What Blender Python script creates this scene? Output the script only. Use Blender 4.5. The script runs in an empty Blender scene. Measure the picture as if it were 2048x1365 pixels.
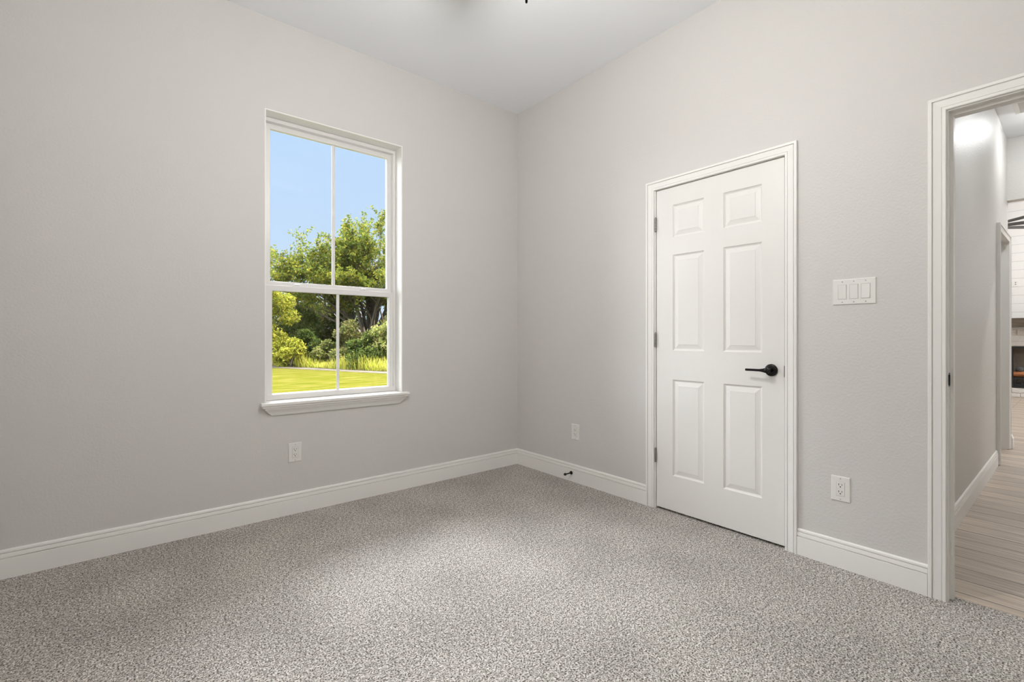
import bpy, bmesh, math, random
import numpy as np
from mathutils import Vector, Matrix

SC = bpy.context.scene
COL = SC.collection
PI = math.pi

# ------------------------------------------------------------------ camera
W, H = 2048.0, 1365.0
FPX = 943.0                      # focal length in pixels
HOR = 673.0                      # horizon row
YAW = math.atan2(1144.0, 943.0)  # angle between the view direction and +x
FX, FY = math.cos(YAW), math.sin(YAW)
RX, RY = math.sin(YAW), -math.cos(YAW)
CAM = Vector((-2.656, -3.147, 1.109))
cd = bpy.data.cameras.new('camera')
cam = bpy.data.objects.new('camera', cd)
COL.objects.link(cam)
cd.sensor_fit = 'HORIZONTAL'
cd.sensor_width = 36.0
cd.lens = 36.0 * FPX / W
cd.shift_y = (HOR - H / 2) / W
cd.clip_start = 0.02
cd.clip_end = 400
cam.location = CAM
cam.rotation_euler = (PI / 2, 0, YAW - PI / 2)
SC.camera = cam


def spot(px, depth):
    """ground-plan point seen in column px at the given distance along the view"""
    u = (px - W / 2) / FPX
    return CAM.x + depth * (FX + RX * u), CAM.y + depth * (FY + RY * u)


# ------------------------------------------------------------------ light
SC.view_settings.view_transform = 'Standard'
SC.view_settings.look = 'None'
SC.view_settings.gamma = 1.0
SC.view_settings.use_curve_mapping = False
SC.view_settings.exposure = 0.09
SC.cycles.use_denoising = True
SC.cycles.max_bounces = 14
SC.cycles.diffuse_bounces = 8
SC.cycles.transparent_max_bounces = 24
SC.cycles.sample_clamp_indirect = 6.0

SKY_FILL_N = 30.0      # brightness added high in the north, out of view, to light the floor
SKY_FILL_WNW = 20.0     # brightness added low in the west-north-west, out of view, for the east wall
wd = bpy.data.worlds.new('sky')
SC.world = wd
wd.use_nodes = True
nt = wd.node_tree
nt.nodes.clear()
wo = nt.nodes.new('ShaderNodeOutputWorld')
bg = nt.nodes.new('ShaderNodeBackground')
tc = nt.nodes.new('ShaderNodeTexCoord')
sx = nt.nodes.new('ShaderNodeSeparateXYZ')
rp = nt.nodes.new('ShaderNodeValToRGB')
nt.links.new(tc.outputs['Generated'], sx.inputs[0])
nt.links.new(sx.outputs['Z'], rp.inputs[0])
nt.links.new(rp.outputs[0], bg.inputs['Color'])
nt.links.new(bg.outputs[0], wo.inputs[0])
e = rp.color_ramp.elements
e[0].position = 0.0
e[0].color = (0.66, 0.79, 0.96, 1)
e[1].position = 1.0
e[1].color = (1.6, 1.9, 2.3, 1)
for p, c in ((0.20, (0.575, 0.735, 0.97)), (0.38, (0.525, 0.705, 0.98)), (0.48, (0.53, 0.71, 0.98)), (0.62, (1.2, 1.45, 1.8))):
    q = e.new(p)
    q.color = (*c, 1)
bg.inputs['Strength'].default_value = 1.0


def sky_fill(out, glow, zr=None, yr=None, xr=None):
    """adds an unseen bright part of the sky as fill light, bounded by smooth ranges of the direction's x, y, z"""
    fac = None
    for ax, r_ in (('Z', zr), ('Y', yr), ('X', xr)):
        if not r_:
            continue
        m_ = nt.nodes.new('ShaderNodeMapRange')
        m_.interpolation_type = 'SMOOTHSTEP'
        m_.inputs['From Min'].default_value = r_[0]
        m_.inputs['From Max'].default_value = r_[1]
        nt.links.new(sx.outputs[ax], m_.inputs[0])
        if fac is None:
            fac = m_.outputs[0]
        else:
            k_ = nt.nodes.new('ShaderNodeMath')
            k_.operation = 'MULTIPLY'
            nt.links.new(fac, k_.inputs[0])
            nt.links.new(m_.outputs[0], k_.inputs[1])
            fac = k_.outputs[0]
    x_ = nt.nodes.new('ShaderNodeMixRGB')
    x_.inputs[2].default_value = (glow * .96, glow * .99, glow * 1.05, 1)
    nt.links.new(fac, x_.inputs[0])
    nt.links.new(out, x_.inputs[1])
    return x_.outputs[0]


c_ = sky_fill(rp.outputs[0], SKY_FILL_N, zr=(0.39, 0.55), yr=(0.10, 0.40))
c_ = sky_fill(c_, SKY_FILL_WNW, zr=(-0.02, 0.02), yr=(0.0, 0.12), xr=(-0.38, -0.80))
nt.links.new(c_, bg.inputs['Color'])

SUN = 16.0
sl = bpy.data.lights.new('sun', 'SUN')
sl.energy = SUN
sl.angle = 0.012
sl.color = (1.0, 0.94, 0.80)
so = bpy.data.objects.new('sun', sl)
COL.objects.link(so)
so.rotation_euler = Vector((0.62, -0.42, 0.62)).to_track_quat('Z', 'Y').to_euler()

LAMP_ROOM = 98.0      # radiance of the fan's light bowl
LAMP_HALL = 44.0
FILL_LIVING = 245.0


# ------------------------------------------------------------------ materials
def mat(name, col, rough=0.5, metal=0.0, spec=0.5, bump=None, emit=None):
    """bump = (noise scale, strength, distance[, detail])"""
    m = bpy.data.materials.new(name)
    m.use_nodes = True
    b = m.node_tree.nodes['Principled BSDF']
    b.inputs['Base Color'].default_value = (*col, 1)
    b.inputs['Roughness'].default_value = rough
    b.inputs['Metallic'].default_value = metal
    b.inputs['Specular IOR Level'].default_value = spec
    if bump:
        t = m.node_tree
        co = t.nodes.new('ShaderNodeTexCoord')
        n = t.nodes.new('ShaderNodeTexNoise')
        n.inputs['Scale'].default_value = bump[0]
        n.inputs['Detail'].default_value = bump[3] if len(bump) > 3 else 2.0
        bu = t.nodes.new('ShaderNodeBump')
        bu.inputs['Strength'].default_value = bump[1]
        bu.inputs['Distance'].default_value = bump[2]
        t.links.new(co.outputs['Object'], n.inputs['Vector'])
        t.links.new(n.outputs['Fac'], bu.inputs['Height'])
        t.links.new(bu.outputs[0], b.inputs['Normal'])
    if emit:
        b.inputs['Emission Color'].default_value = (*emit[0], 1)
        b.inputs['Emission Strength'].default_value = emit[1]
    return m


def nodes_of(m):
    t = m.node_tree
    return t, t.nodes['Principled BSDF']


def ramp(t, stops):
    r = t.nodes.new('ShaderNodeValToRGB')
    el = r.color_ramp.elements
    el[0].position, el[0].color = stops[0][0], (*stops[0][1], 1)
    el[1].position, el[1].color = stops[-1][0], (*stops[-1][1], 1)
    for p, c in stops[1:-1]:
        q = el.new(p)
        q.color = (*c, 1)
    return r


M = {}
M['wall'] = mat('greige_wall_paint', (0.655, 0.637, 0.617), 0.55, spec=0.35, bump=(95.0, 0.34, 0.004, 3.0))
M['hall_wall'] = mat('hall_wall_paint', (0.645, 0.630, 0.605), 0.42, spec=0.3, bump=(80.0, 0.40, 0.006, 3.0))
M['ceiling'] = mat('ceiling_paint', (0.885, 0.902, 0.925), 0.7, spec=0.2, bump=(120.0, 0.12, 0.003))
M['trim'] = mat('white_trim_paint', (0.86, 0.848, 0.82), 0.38, spec=0.45)
M['vinyl'] = mat('white_vinyl', (0.80, 0.785, 0.765), 0.35)
M['plastic'] = mat('white_plastic', (0.80, 0.785, 0.755), 0.35)
M['slot'] = mat('dark_slot', (0.015, 0.014, 0.013), 0.6)
M['black'] = mat('oil_rubbed_bronze', (0.016, 0.014, 0.013), 0.32, metal=0.6)
M['rubber'] = mat('black_rubber', (0.02, 0.02, 0.02), 0.7)
M['nickel'] = mat('satin_nickel', (0.27, 0.26, 0.245), 0.4, metal=0.9)
M['screw'] = mat('painted_screw', (0.45, 0.44, 0.42), 0.5)
M['gap'] = mat('dark_gap', (0.03, 0.03, 0.03), 0.9)
M['fan'] = mat('dark_bronze_fan', (0.03, 0.027, 0.025), 0.45)
M['fob'] = mat('black_chain', (0.006, 0.005, 0.005), 0.9, spec=0.1)
M['blade'] = mat('white_fan_blade', (0.7, 0.69, 0.67), 0.5)
M['gasket'] = mat('dark_glazing_bead', (0.10, 0.10, 0.09), 0.6)
M['bowl'] = mat('lit_glass_bowl', (0.9, 0.9, 0.88), 0.4, emit=((1.0, 0.985, 0.97), LAMP_ROOM))
M['hall_bulb'] = mat('lit_hall_diffuser', (0.9, 0.9, 0.88), 0.4, emit=((0.96, 0.985, 1.0), LAMP_HALL))
M['living_fill'] = mat('living_fill_diffuser', (0.9, 0.9, 0.88), 0.4, emit=((0.97, 0.985, 1.0), FILL_LIVING))
M['stone'] = mat('white_ledge_stone', (0.72, 0.70, 0.67), 0.8, bump=(30, 0.6, 0.02, 5.0))
M['iron'] = mat('blackened_iron', (0.012, 0.013, 0.016), 0.6)
M['ash'] = mat('charred_cone', (0.10, 0.105, 0.11), 0.9, bump=(60, 1.0, 0.02))

# moulded door skin: faint vertical wood grain
M['door'] = mat('white_moulded_door', (0.80, 0.785, 0.755), 0.42)
t, b = nodes_of(M['door'])
co = t.nodes.new('ShaderNodeTexCoord')
mp = t.nodes.new('ShaderNodeMapping')
mp.inputs['Scale'].default_value = (90, 90, 5)
n = t.nodes.new('ShaderNodeTexNoise')
n.inputs['Scale'].default_value = 2.0
n.inputs['Detail'].default_value = 4
bu = t.nodes.new('ShaderNodeBump')
bu.inputs['Strength'].default_value = 0.22
bu.inputs['Distance'].default_value = 0.002
t.links.new(co.outputs['Object'], mp.inputs[0])
t.links.new(mp.outputs[0], n.inputs['Vector'])
t.links.new(n.outputs['Fac'], bu.inputs['Height'])
t.links.new(bu.outputs[0], b.inputs['Normal'])

# carpet: heathered loop pile; shade between tufts goes into the speckle colour
M['carpet'] = mat('beige_heather_carpet', (0.5, 0.46, 0.42), 0.95, spec=0.1)
t, b = nodes_of(M['carpet'])
co = t.nodes.new('ShaderNodeTexCoord')
n1 = t.nodes.new('ShaderNodeTexNoise')
n1.inputs['Scale'].default_value = 165.0
n1.inputs['Detail'].default_value = 3.0
n1.inputs['Roughness'].default_value = 0.7
r1 = ramp(t, ((0.37, (0.05, 0.040, 0.032)), (0.44, (0.27, 0.240, 0.212)), (0.50, (0.56, 0.525, 0.487)), (0.62, (0.86, 0.83, 0.795))))
n2 = t.nodes.new('ShaderNodeTexNoise')
n2.inputs['Scale'].default_value = 2.2
n2.inputs['Detail'].default_value = 4.0
r2 = ramp(t, ((0.35, (0.86, 0.86, 0.86)), (0.65, (1.08, 1.08, 1.08))))
n3 = t.nodes.new('ShaderNodeTexNoise')
n3.inputs['Scale'].default_value = 62.0
n3.inputs['Detail'].default_value = 2.0
r3 = ramp(t, ((0.35, (0.72, 0.71, 0.70)), (0.6, (1.12, 1.12, 1.12))))
mx = t.nodes.new('ShaderNodeMixRGB')
mx.blend_type = 'MULTIPLY'
mx.inputs[0].default_value = 1.0
mx2 = t.nodes.new('ShaderNodeMixRGB')
mx2.blend_type = 'MULTIPLY'
mx2.inputs[0].default_value = 1.0
vo = t.nodes.new('ShaderNodeTexVoronoi')
vo.inputs['Scale'].default_value = 185.0
bu = t.nodes.new('ShaderNodeBump')
bu.inputs['Strength'].default_value = 0.9
bu.inputs['Distance'].default_value = 0.006
bu.invert = True
for q in (n1, n2, n3, vo):
    t.links.new(co.outputs['Object'], q.inputs['Vector'])
t.links.new(n1.outputs['Fac'], r1.inputs[0])
t.links.new(n2.outputs['Fac'], r2.inputs[0])
t.links.new(n3.outputs['Fac'], r3.inputs[0])
t.links.new(r1.outputs[0], mx.inputs[1])
t.links.new(r2.outputs[0], mx.inputs[2])
t.links.new(mx.outputs[0], mx2.inputs[1])
t.links.new(r3.outputs[0], mx2.inputs[2])
t.links.new(mx2.outputs[0], b.inputs['Base Color'])
t.links.new(vo.outputs['Distance'], bu.inputs['Height'])
t.links.new(bu.outputs[0], b.inputs['Normal'])

# wood plank floor, planks along y
M['planks'] = mat('grey_oak_planks', (0.4, 0.34, 0.28), 0.42)
t, b = nodes_of(M['planks'])
co = t.nodes.new('ShaderNodeTexCoord')
mp = t.nodes.new('ShaderNodeMapping')
mp.inputs['Rotation'].default_value = (0, 0, PI / 2)
br = t.nodes.new('ShaderNodeTexBrick')
br.offset = 0.37
br.inputs['Scale'].default_value = 1.0
br.inputs['Brick Width'].default_value = 1.22
br.inputs['Row Height'].default_value = 0.152
br.inputs['Mortar Size'].default_value = 0.003
br.inputs['Bias'].default_value = 0.0
br.inputs['Color1'].default_value = (0.60, 0.505, 0.41, 1)
br.inputs['Color2'].default_value = (0.43, 0.36, 0.295, 1)
br.inputs['Mortar'].default_value = (0.06, 0.05, 0.04, 1)
mg = t.nodes.new('ShaderNodeMapping')
mg.inputs['Scale'].default_value = (26, 1.6, 1)
n = t.nodes.new('ShaderNodeTexNoise')
n.inputs['Scale'].default_value = 2.0
n.inputs['Detail'].default_value = 6
r = ramp(t, ((0.3, (0.70, 0.67, 0.64)), (0.7, (1.15, 1.15, 1.15))))
mx = t.nodes.new('ShaderNodeMixRGB')
mx.blend_type = 'MULTIPLY'
mx.inputs[0].default_value = 1.0
t.links.new(co.outputs['Object'], mp.inputs[0])
t.links.new(mp.outputs[0], br.inputs['Vector'])
t.links.new(co.outputs['Object'], mg.inputs[0])
t.links.new(mg.outputs[0], n.inputs['Vector'])
t.links.new(n.outputs['Fac'], r.inputs[0])
t.links.new(br.outputs['Color'], mx.inputs[1])
t.links.new(r.outputs[0], mx.inputs[2])
t.links.new(mx.outputs[0], b.inputs['Base Color'])

# shiplap: horizontal grooves in z
M['shiplap'] = mat('white_shiplap', (0.80, 0.79, 0.77), 0.5)
t, b = nodes_of(M['shiplap'])
co = t.nodes.new('ShaderNodeTexCoord')
sp = t.nodes.new('ShaderNodeSeparateXYZ')
md = t.nodes.new('ShaderNodeMath')
md.operation = 'MODULO'
md.inputs[1].default_value = 0.155
gt = t.nodes.new('ShaderNodeMath')
gt.operation = 'LESS_THAN'
gt.inputs[1].default_value = 0.006
mx = t.nodes.new('ShaderNodeMixRGB')
mx.inputs[1].default_value = (0.80, 0.79, 0.77, 1)
mx.inputs[2].default_value = (0.50, 0.49, 0.47, 1)
t.links.new(co.outputs['Object'], sp.inputs[0])
t.links.new(sp.outputs['Z'], md.inputs[0])
t.links.new(md.outputs[0], gt.inputs[0])
t.links.new(gt.outputs[0], mx.inputs[0])
t.links.new(mx.outputs[0], b.inputs['Base Color'])


def wood(name, c1, c2, sc=(2, 30, 30)):
    m = mat(name, c1, 0.6)
    t, b = nodes_of(m)
    co = t.nodes.new('ShaderNodeTexCoord')
    mp = t.nodes.new('ShaderNodeMapping')
    mp.inputs['Scale'].default_value = sc
    n = t.nodes.new('ShaderNodeTexNoise')
    n.inputs['Scale'].default_value = 1.5
    n.inputs['Detail'].default_value = 6
    r = ramp(t, ((0.3, c1), (0.7, c2)))
    t.links.new(co.outputs['Object'], mp.inputs[0])
    t.links.new(mp.outputs[0], n.inputs['Vector'])
    t.links.new(n.outputs['Fac'], r.inputs[0])
    t.links.new(r.outputs[0], b.inputs['Base Color'])
    return m


M['mantel'] = wood('dark_mantel_wood', (0.045, 0.034, 0.022), (0.16, 0.125, 0.085), (30, 2, 30))
M['log'] = wood('orange_log_bark', (0.16, 0.045, 0.012), (0.50, 0.19, 0.07), (30, 3, 30))
M['bark'] = wood('tree_bark', (0.045, 0.034, 0.025), (0.13, 0.095, 0.065), (8, 8, 2))

M['firebrick'] = mat('brown_fire_brick', (0.12, 0.10, 0.08), 0.9, bump=(40, 0.6, 0.01))

# window glass: clear pane that reflects a little
M['glass'] = bpy.data.materials.new('window_glass')
M['glass'].use_nodes = True
t = M['glass'].node_tree
t.nodes.clear()
o_ = t.nodes.new('ShaderNodeOutputMaterial')
tr = t.nodes.new('ShaderNodeBsdfTransparent')
tr.inputs[0].default_value = (0.97, 0.985, 0.98, 1)
gl = t.nodes.new('ShaderNodeBsdfGlossy')
gl.inputs['Roughness'].default_value = 0.0
fr = t.nodes.new('ShaderNodeFresnel')
fr.inputs['IOR'].default_value = 1.30
ms = t.nodes.new('ShaderNodeMixShader')
t.links.new(fr.outputs[0], ms.inputs[0])
t.links.new(tr.outputs[0], ms.inputs[1])
t.links.new(gl.outputs[0], ms.inputs[2])
t.links.new(ms.outputs[0], o_.inputs[0])


def ground(name, stops, scale, mapping=(1, 1, 1), detail=6.0):
    m = mat(name, stops[0][1], 1.0, spec=0.0)
    t, b = nodes_of(m)
    co = t.nodes.new('ShaderNodeTexCoord')
    mp = t.nodes.new('ShaderNodeMapping')
    mp.inputs['Scale'].default_value = mapping
    n = t.nodes.new('ShaderNodeTexNoise')
    n.inputs['Scale'].default_value = scale
    n.inputs['Detail'].default_value = detail
    n.inputs['Roughness'].default_value = 0.7
    r = ramp(t, stops)
    t.links.new(co.outputs['Object'], mp.inputs[0])
    t.links.new(mp.outputs[0], n.inputs['Vector'])
    t.links.new(n.outputs['Fac'], r.inputs[0])
    t.links.new(r.outputs[0], b.inputs['Base Color'])
    return m


M['lawn'] = ground('mown_lawn', ((0.34, (0.042, 0.047, 0.0040)), (0.5, (0.066, 0.063, 0.0080)), (0.64, (0.096, 0.080, 0.022))), 3.0, (0.35, 1.6, 1))
M['path'] = ground('pale_dirt', ((0.3, (0.085, 0.07, 0.055)), (0.7, (0.115, 0.098, 0.078))), 6.0)
M['field'] = ground('field_ground', ((0.3, (0.03, 0.033, 0.006)), (0.7, (0.06, 0.06, 0.014))), 2.0)


def leafy(name):
    m = bpy.data.materials.new(name)
    m.use_nodes = True
    t = m.node_tree
    t.nodes.clear()
    o = t.nodes.new('ShaderNodeOutputMaterial')
    a = t.nodes.new('ShaderNodeAttribute')
    a.attribute_name = 'leaf_colour'
    d = t.nodes.new('ShaderNodeBsdfDiffuse')
    tl = t.nodes.new('ShaderNodeBsdfTranslucent')
    mx = t.nodes.new('ShaderNodeMixShader')
    mx.inputs[0].default_value = 0.38
    t.links.new(a.outputs['Color'], d.inputs[0])
    t.links.new(a.outputs['Color'], tl.inputs[0])
    t.links.new(d.outputs[0], mx.inputs[1])
    t.links.new(tl.outputs[0], mx.inputs[2])
    t.links.new(mx.outputs[0], o.inputs[0])
    return m


M['leaf'] = leafy('leaf')


# ------------------------------------------------------------------ helpers
def tag(o, label=None, cat=None, group=None, kind=None):
    if label:
        o['label'] = label
    if cat:
        o['category'] = cat
    if group:
        o['group'] = group
    if kind:
        o['kind'] = kind
    return o


def empty(name, loc=(0, 0, 0), rz=0.0):
    o = bpy.data.objects.new(name, None)
    COL.objects.link(o)
    o.location = loc
    o.rotation_euler = (0, 0, rz)
    o.empty_display_size = 0.1
    return o


class MB:
    """collects one mesh"""

    def __init__(s):
        s.v, s.f = [], []

    def add(s, vs, fs):
        k = len(s.v)
        s.v += [tuple(p) for p in vs]
        s.f += [tuple(i + k for i in f) for f in fs]
        return s

    def box(s, x0, x1, y0, y1, z0, z1):
        x0, x1 = min(x0, x1), max(x0, x1)
        y0, y1 = min(y0, y1), max(y0, y1)
        z0, z1 = min(z0, z1), max(z0, z1)
        vs = [(x, y, z) for z in (z0, z1) for y in (y0, y1) for x in (x0, x1)]
        return s.add(vs, [(0, 2, 3, 1), (4, 5, 7, 6), (0, 1, 5, 4), (2, 6, 7, 3), (0, 4, 6, 2), (1, 3, 7, 5)])

    def lathe(s, prof, axis='Z', seg=28, origin=(0, 0, 0)):
        """prof: (radius, height) along axis"""
        ox, oy, oz = origin
        vs, fs = [], []
        for r, h in prof:
            for k in range(seg):
                a = 2 * PI * k / seg
                p, q = r * math.cos(a), r * math.sin(a)
                vs.append({'Z': (ox + p, oy + q, oz + h), 'Y': (ox + p, oy + h, oz + q), 'X': (ox + h, oy + p, oz + q)}[axis])
        for i in range(len(prof) - 1):
            for k in range(seg):
                k2 = (k + 1) % seg
                fs.append((i * seg + k, i * seg + k2, (i + 1) * seg + k2, (i + 1) * seg + k))
        fs.append(tuple(range(seg))[::-1])
        fs.append(tuple(range((len(prof) - 1) * seg, len(prof) * seg)))
        return s.add(vs, fs)

    def tube(s, pts, rad, seg=8):
        pts = [Vector(p) for p in pts]
        vs, fs = [], []
        n = len(pts)
        for i, p in enumerate(pts):
            d = (pts[min(i + 1, n - 1)] - pts[max(i - 1, 0)]).normalized()
            a = d.cross(Vector((0, 0, 1)))
            if a.length < 1e-3:
                a = d.cross(Vector((1, 0, 0)))
            a.normalize()
            c = d.cross(a)
            r = rad[i] if isinstance(rad, (list, tuple)) else rad
            for k in range(seg):
                t_ = 2 * PI * k / seg
                vs.append(p + (a * math.cos(t_) + c * math.sin(t_)) * r)
        for i in range(n - 1):
            for k in range(seg):
                k2 = (k + 1) % seg
                fs.append((i * seg + k, i * seg + k2, (i + 1) * seg + k2, (i + 1) * seg + k))
        fs.append(tuple(range(seg))[::-1])
        fs.append(tuple(range((n - 1) * seg, n * seg)))
        return s.add(vs, fs)

    def loft(s, rings, closed=False):
        """rings of equal length joined one after the other, each ring a closed loop"""
        m = len(rings[0])
        vs = [p for r in rings for p in r]
        fs = []
        n = len(rings)
        for i in range(n if closed else n - 1):
            j = (i + 1) % n
            for k in range(m):
                k2 = (k + 1) % m
                fs.append((i * m + k, i * m + k2, j * m + k2, j * m + k))
        if not closed:
            fs.append(tuple(range(m))[::-1])
            fs.append(tuple(range((n - 1) * m, n * m)))
        return s.add(vs, fs)

    def build(s, name, m, parent=None, bevel=0.0, smooth=False, loc=None, rz=0.0, seg=2):
        me = bpy.data.meshes.new(name)
        me.from_pydata(s.v, [], s.f)
        bm = bmesh.new()
        bm.from_mesh(me)
        bmesh.ops.recalc_face_normals(bm, faces=bm.faces)
        bm.to_mesh(me)
        bm.free()
        me.materials.append(m)
        o = bpy.data.objects.new(name, me)
        COL.objects.link(o)
        if parent:
            o.parent = parent
        if loc:
            o.location = loc
        if rz:
            o.rotation_euler = (0, 0, rz)
        if bevel:
            md = o.modifiers.new('bevel', 'BEVEL')
            md.width = bevel
            md.segments = seg
            md.limit_method = 'ANGLE'
        if smooth:
            for p in me.polygons:
                p.use_smooth = True
            try:
                me.set_sharp_from_angle(angle=math.radians(40))
            except Exception:
                pass
        return o


def copy_tree(o, parent=None):
    c = o.copy()
    COL.objects.link(c)
    if parent:
        c.parent = parent
    for ch in list(o.children):
        copy_tree(ch, c)
    return c


def struct(o, label, cat):
    return tag(o, label, cat, None, 'structure')


def slab(name, m, label, cat, *b):
    return struct(MB().box(*b).build(name, m), label, cat)


def pierced(ua, ub, z0, z1, holes, pos, thick, plane):
    """wall with rectangular holes as one closed mesh. plane 'x': wall lies in x=pos..pos+thick, u=y; 'y': u=x"""
    us = sorted({ua, ub, *[h[0] for h in holes], *[h[1] for h in holes]})
    zs = sorted({z0, z1, *[h[2] for h in holes], *[h[3] for h in holes]})
    solid = lambda i, j: 0 <= i < len(us) - 1 and 0 <= j < len(zs) - 1 and not any(
        h[0] - 1e-6 <= us[i] and us[i + 1] <= h[1] + 1e-6 and h[2] - 1e-6 <= zs[j] and zs[j + 1] <= h[3] + 1e-6 for h in holes)
    idx, vs, fs = {}, [], []

    def v(i, j, s):
        if (i, j, s) not in idx:
            idx[(i, j, s)] = len(vs)
            d = pos + (thick if s else 0)
            vs.append((d, us[i], zs[j]) if plane == 'x' else (us[i], d, zs[j]))
        return idx[(i, j, s)]
    for i in range(len(us) - 1):
        for j in range(len(zs) - 1):
            if not solid(i, j):
                continue
            for s in (0, 1):
                fs.append((v(i, j, s), v(i + 1, j, s), v(i + 1, j + 1, s), v(i, j + 1, s)))
            for di, dj, a, c in ((-1, 0, (i, j), (i, j + 1)), (1, 0, (i + 1, j), (i + 1, j + 1)), (0, -1, (i, j), (i + 1, j)), (0, 1, (i, j + 1), (i + 1, j + 1))):
                if not solid(i + di, j + dj):
                    fs.append((v(*a, 0), v(*c, 0), v(*c, 1), v(*a, 1)))
    mb = MB()
    mb.add(vs, fs)
    return mb


def rect_ring(mb, x0, x1, z0, z1, wl, wr, wb, wt, y0, y1):
    out = [(x0, z0), (x1, z0), (x1, z1), (x0, z1)]
    inn = [(x0 + wl, z0 + wb), (x1 - wr, z0 + wb), (x1 - wr, z1 - wt), (x0 + wl, z1 - wt)]
    rings = []
    for k in range(4):
        o, i = out[k], inn[k]
        rings.append([(o[0], y0, o[1]), (i[0], y0, i[1]), (i[0], y1, i[1]), (o[0], y1, o[1])])
    mb.loft(rings, closed=True)
    return mb


CASING = [(0, 0), (0, .0095), (.0025, .0120), (.0115, .0120), (.0125, .0070), (.0140, .0070), (.0155, .0105), (.028, .0120), (.0415, .0140), (.0425, .0085), (.0440, .0085), (.0455, .0170), (.0555, .0170), (.058, .0145), (.058, 0)]


def casing_mesh(ya, yb, ztop, x, sgn, zbot=0.0):
    """door casing round an opening whose inner edges are y=ya > yb and z=ztop; face at x, protruding along sgn*x"""
    mb = MB()
    path = [((ya, zbot), (1, 0)), ((ya, ztop), (1, 1)), ((yb, ztop), (-1, 1)), ((yb, zbot), (-1, 0))]
    rings = [[(x + sgn * d, p[0] + m[0] * w, p[1] + m[1] * w) for w, d in CASING] for p, m in path]
    return mb.loft(rings)


def casing_mesh_y(xa, xb, ztop, y, sgn):
    """the same in a wall of constant y, opening xa < xb"""
    mb = MB()
    path = [((xa, 0.0), (-1, 0)), ((xa, ztop), (-1, 1)), ((xb, ztop), (1, 1)), ((xb, 0.0), (1, 0))]
    rings = [[(p[0] + m[0] * w, y + sgn * d, p[1] + m[1] * w) for w, d in CASING] for p, m in path]
    return mb.loft(rings)


BASE = [(0, 0), (.014, 0), (.014, .0915), (.0130, .0925), (.0060, .0930), (.0060, .0962), (.0130, .0970), (.0105, .1145), (.0035, .1150), (.0035, .1180), (.0095, .1188), (.0080, .1270), (.0040, .132), (0, .132)]


def base_run(p0, p1, nrm, m0=0, m1=0):
    """baseboard from p0 to p1 (xy); nrm points into the room; m0/m1 = +1 cut back at an inside corner, -1 out"""
    p0, p1, n_ = Vector(p0), Vector(p1), Vector(nrm)
    d = (p1 - p0).normalized()
    rings = []
    for p, s in ((p0, m0), (p1, -m1)):
        rings.append([(p.x + n_.x * w + d.x * w * s, p.y + n_.y * w + d.y * w * s, z) for w, z in BASE])
    return MB().loft(rings)


# ------------------------------------------------------------------ the room shell
CZ = 3.048          # ceiling height
XW, YS = -3.105, -3.90
HY = -2.665         # face of the hall wall

floor = slab('floor', M['carpet'], 'beige heathered loop-pile carpet covering the bedroom floor', 'floor', XW, 0.0, YS, 0.0, -0.08, 0.0)
MB().box(0.0, 0.072, -3.552, -2.787, -0.08, -0.0002).build('carpet_edge', M['carpet'], floor)
MB().box(0.0, 0.072, -2.157, -1.387, -0.08, -0.0002).build('carpet_edge', M['carpet'], floor)
MB().box(0.0, 0.072, -2.7865, -2.1575, -0.08, -0.03).build('sub_floor', M['gap'], floor)
MB().box(0.0, 0.072, -1.3865, 0.0, -0.08, -0.03).build('sub_floor', M['gap'], floor)
MB().box(0.0, 0.072, -8.0, -3.5525, -0.08, -0.03).build('sub_floor', M['gap'], floor)
slab('floor_hall', M['planks'], 'grey-brown wood plank floor running through the hall', 'floor', 0.072, 10.2, -8.0, 0.0, -0.08, -0.006)

wn = pierced(XW - .17, 4.2, 0, CZ, [(-1.998, -1.092, .690, 2.490)], 0.0, 0.17, 'y').build('wall_north', M['wall'])
struct(wn, 'greige window wall on the left of the room', 'wall')
we = pierced(YS - .1, 0.0, 0, CZ, [(-2.171, -1.373, 0, 2.063), (-3.568, -2.772, 0, 2.066)], 0.0, 0.114, 'x').build('wall_east', M['wall'])
struct(we, 'greige wall with the white closet door and the doorway', 'wall')
slab('wall_west', M['wall'], 'greige wall just outside the left edge of the view', 'wall', XW - .17, XW, YS - .1, 0.0, 0, CZ)
slab('wall_south', M['wall'], 'greige wall behind the camera', 'wall', XW, 0.0, YS - .1, YS, 0, CZ)
slab('ceiling', M['ceiling'], 'flat white ceiling of the bedroom', 'ceiling', XW - .4, 0.114, YS - .4, 0.5, CZ, CZ + .2)
slab('ceiling_hall', M['ceiling'], 'flat white ceiling of the hall beyond the doorway', 'ceiling', 0.114, 4.16, -8.1, 0.5, CZ, CZ + .2)

# baseboards of the room
struct(base_run((XW + .014, 0), (0, 0), (0, -1), 0, 1).build('baseboard_north', M['trim']), 'white moulded baseboard along the window wall', 'baseboard')
struct(base_run((0, 0), (0, -1.3195), (-1, 0), 1, 0).build('baseboard_east_1', M['trim']), 'white baseboard between the corner and the closet door', 'baseboard')
struct(base_run((0, -2.2185), (0, -2.7225), (-1, 0)).build('baseboard_east_2', M['trim']), 'short white baseboard between the closet door and the doorway', 'baseboard')
struct(base_run((XW, YS), (XW, 0), (1, 0)).build('baseboard_west', M['trim']), 'white baseboard on the wall at the left edge of the view', 'baseboard')

# ------------------------------------------------------------------ window 1
WX0, WX1, WZ0, WZ1 = -1.990, -1.100, 0.706, 2.482
win = struct(empty('window_1', (0, 0, 0)), 'white single-hung window with one upright muntin in each sash', 'window')
ln = MB()
FY0 = 0.095
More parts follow.
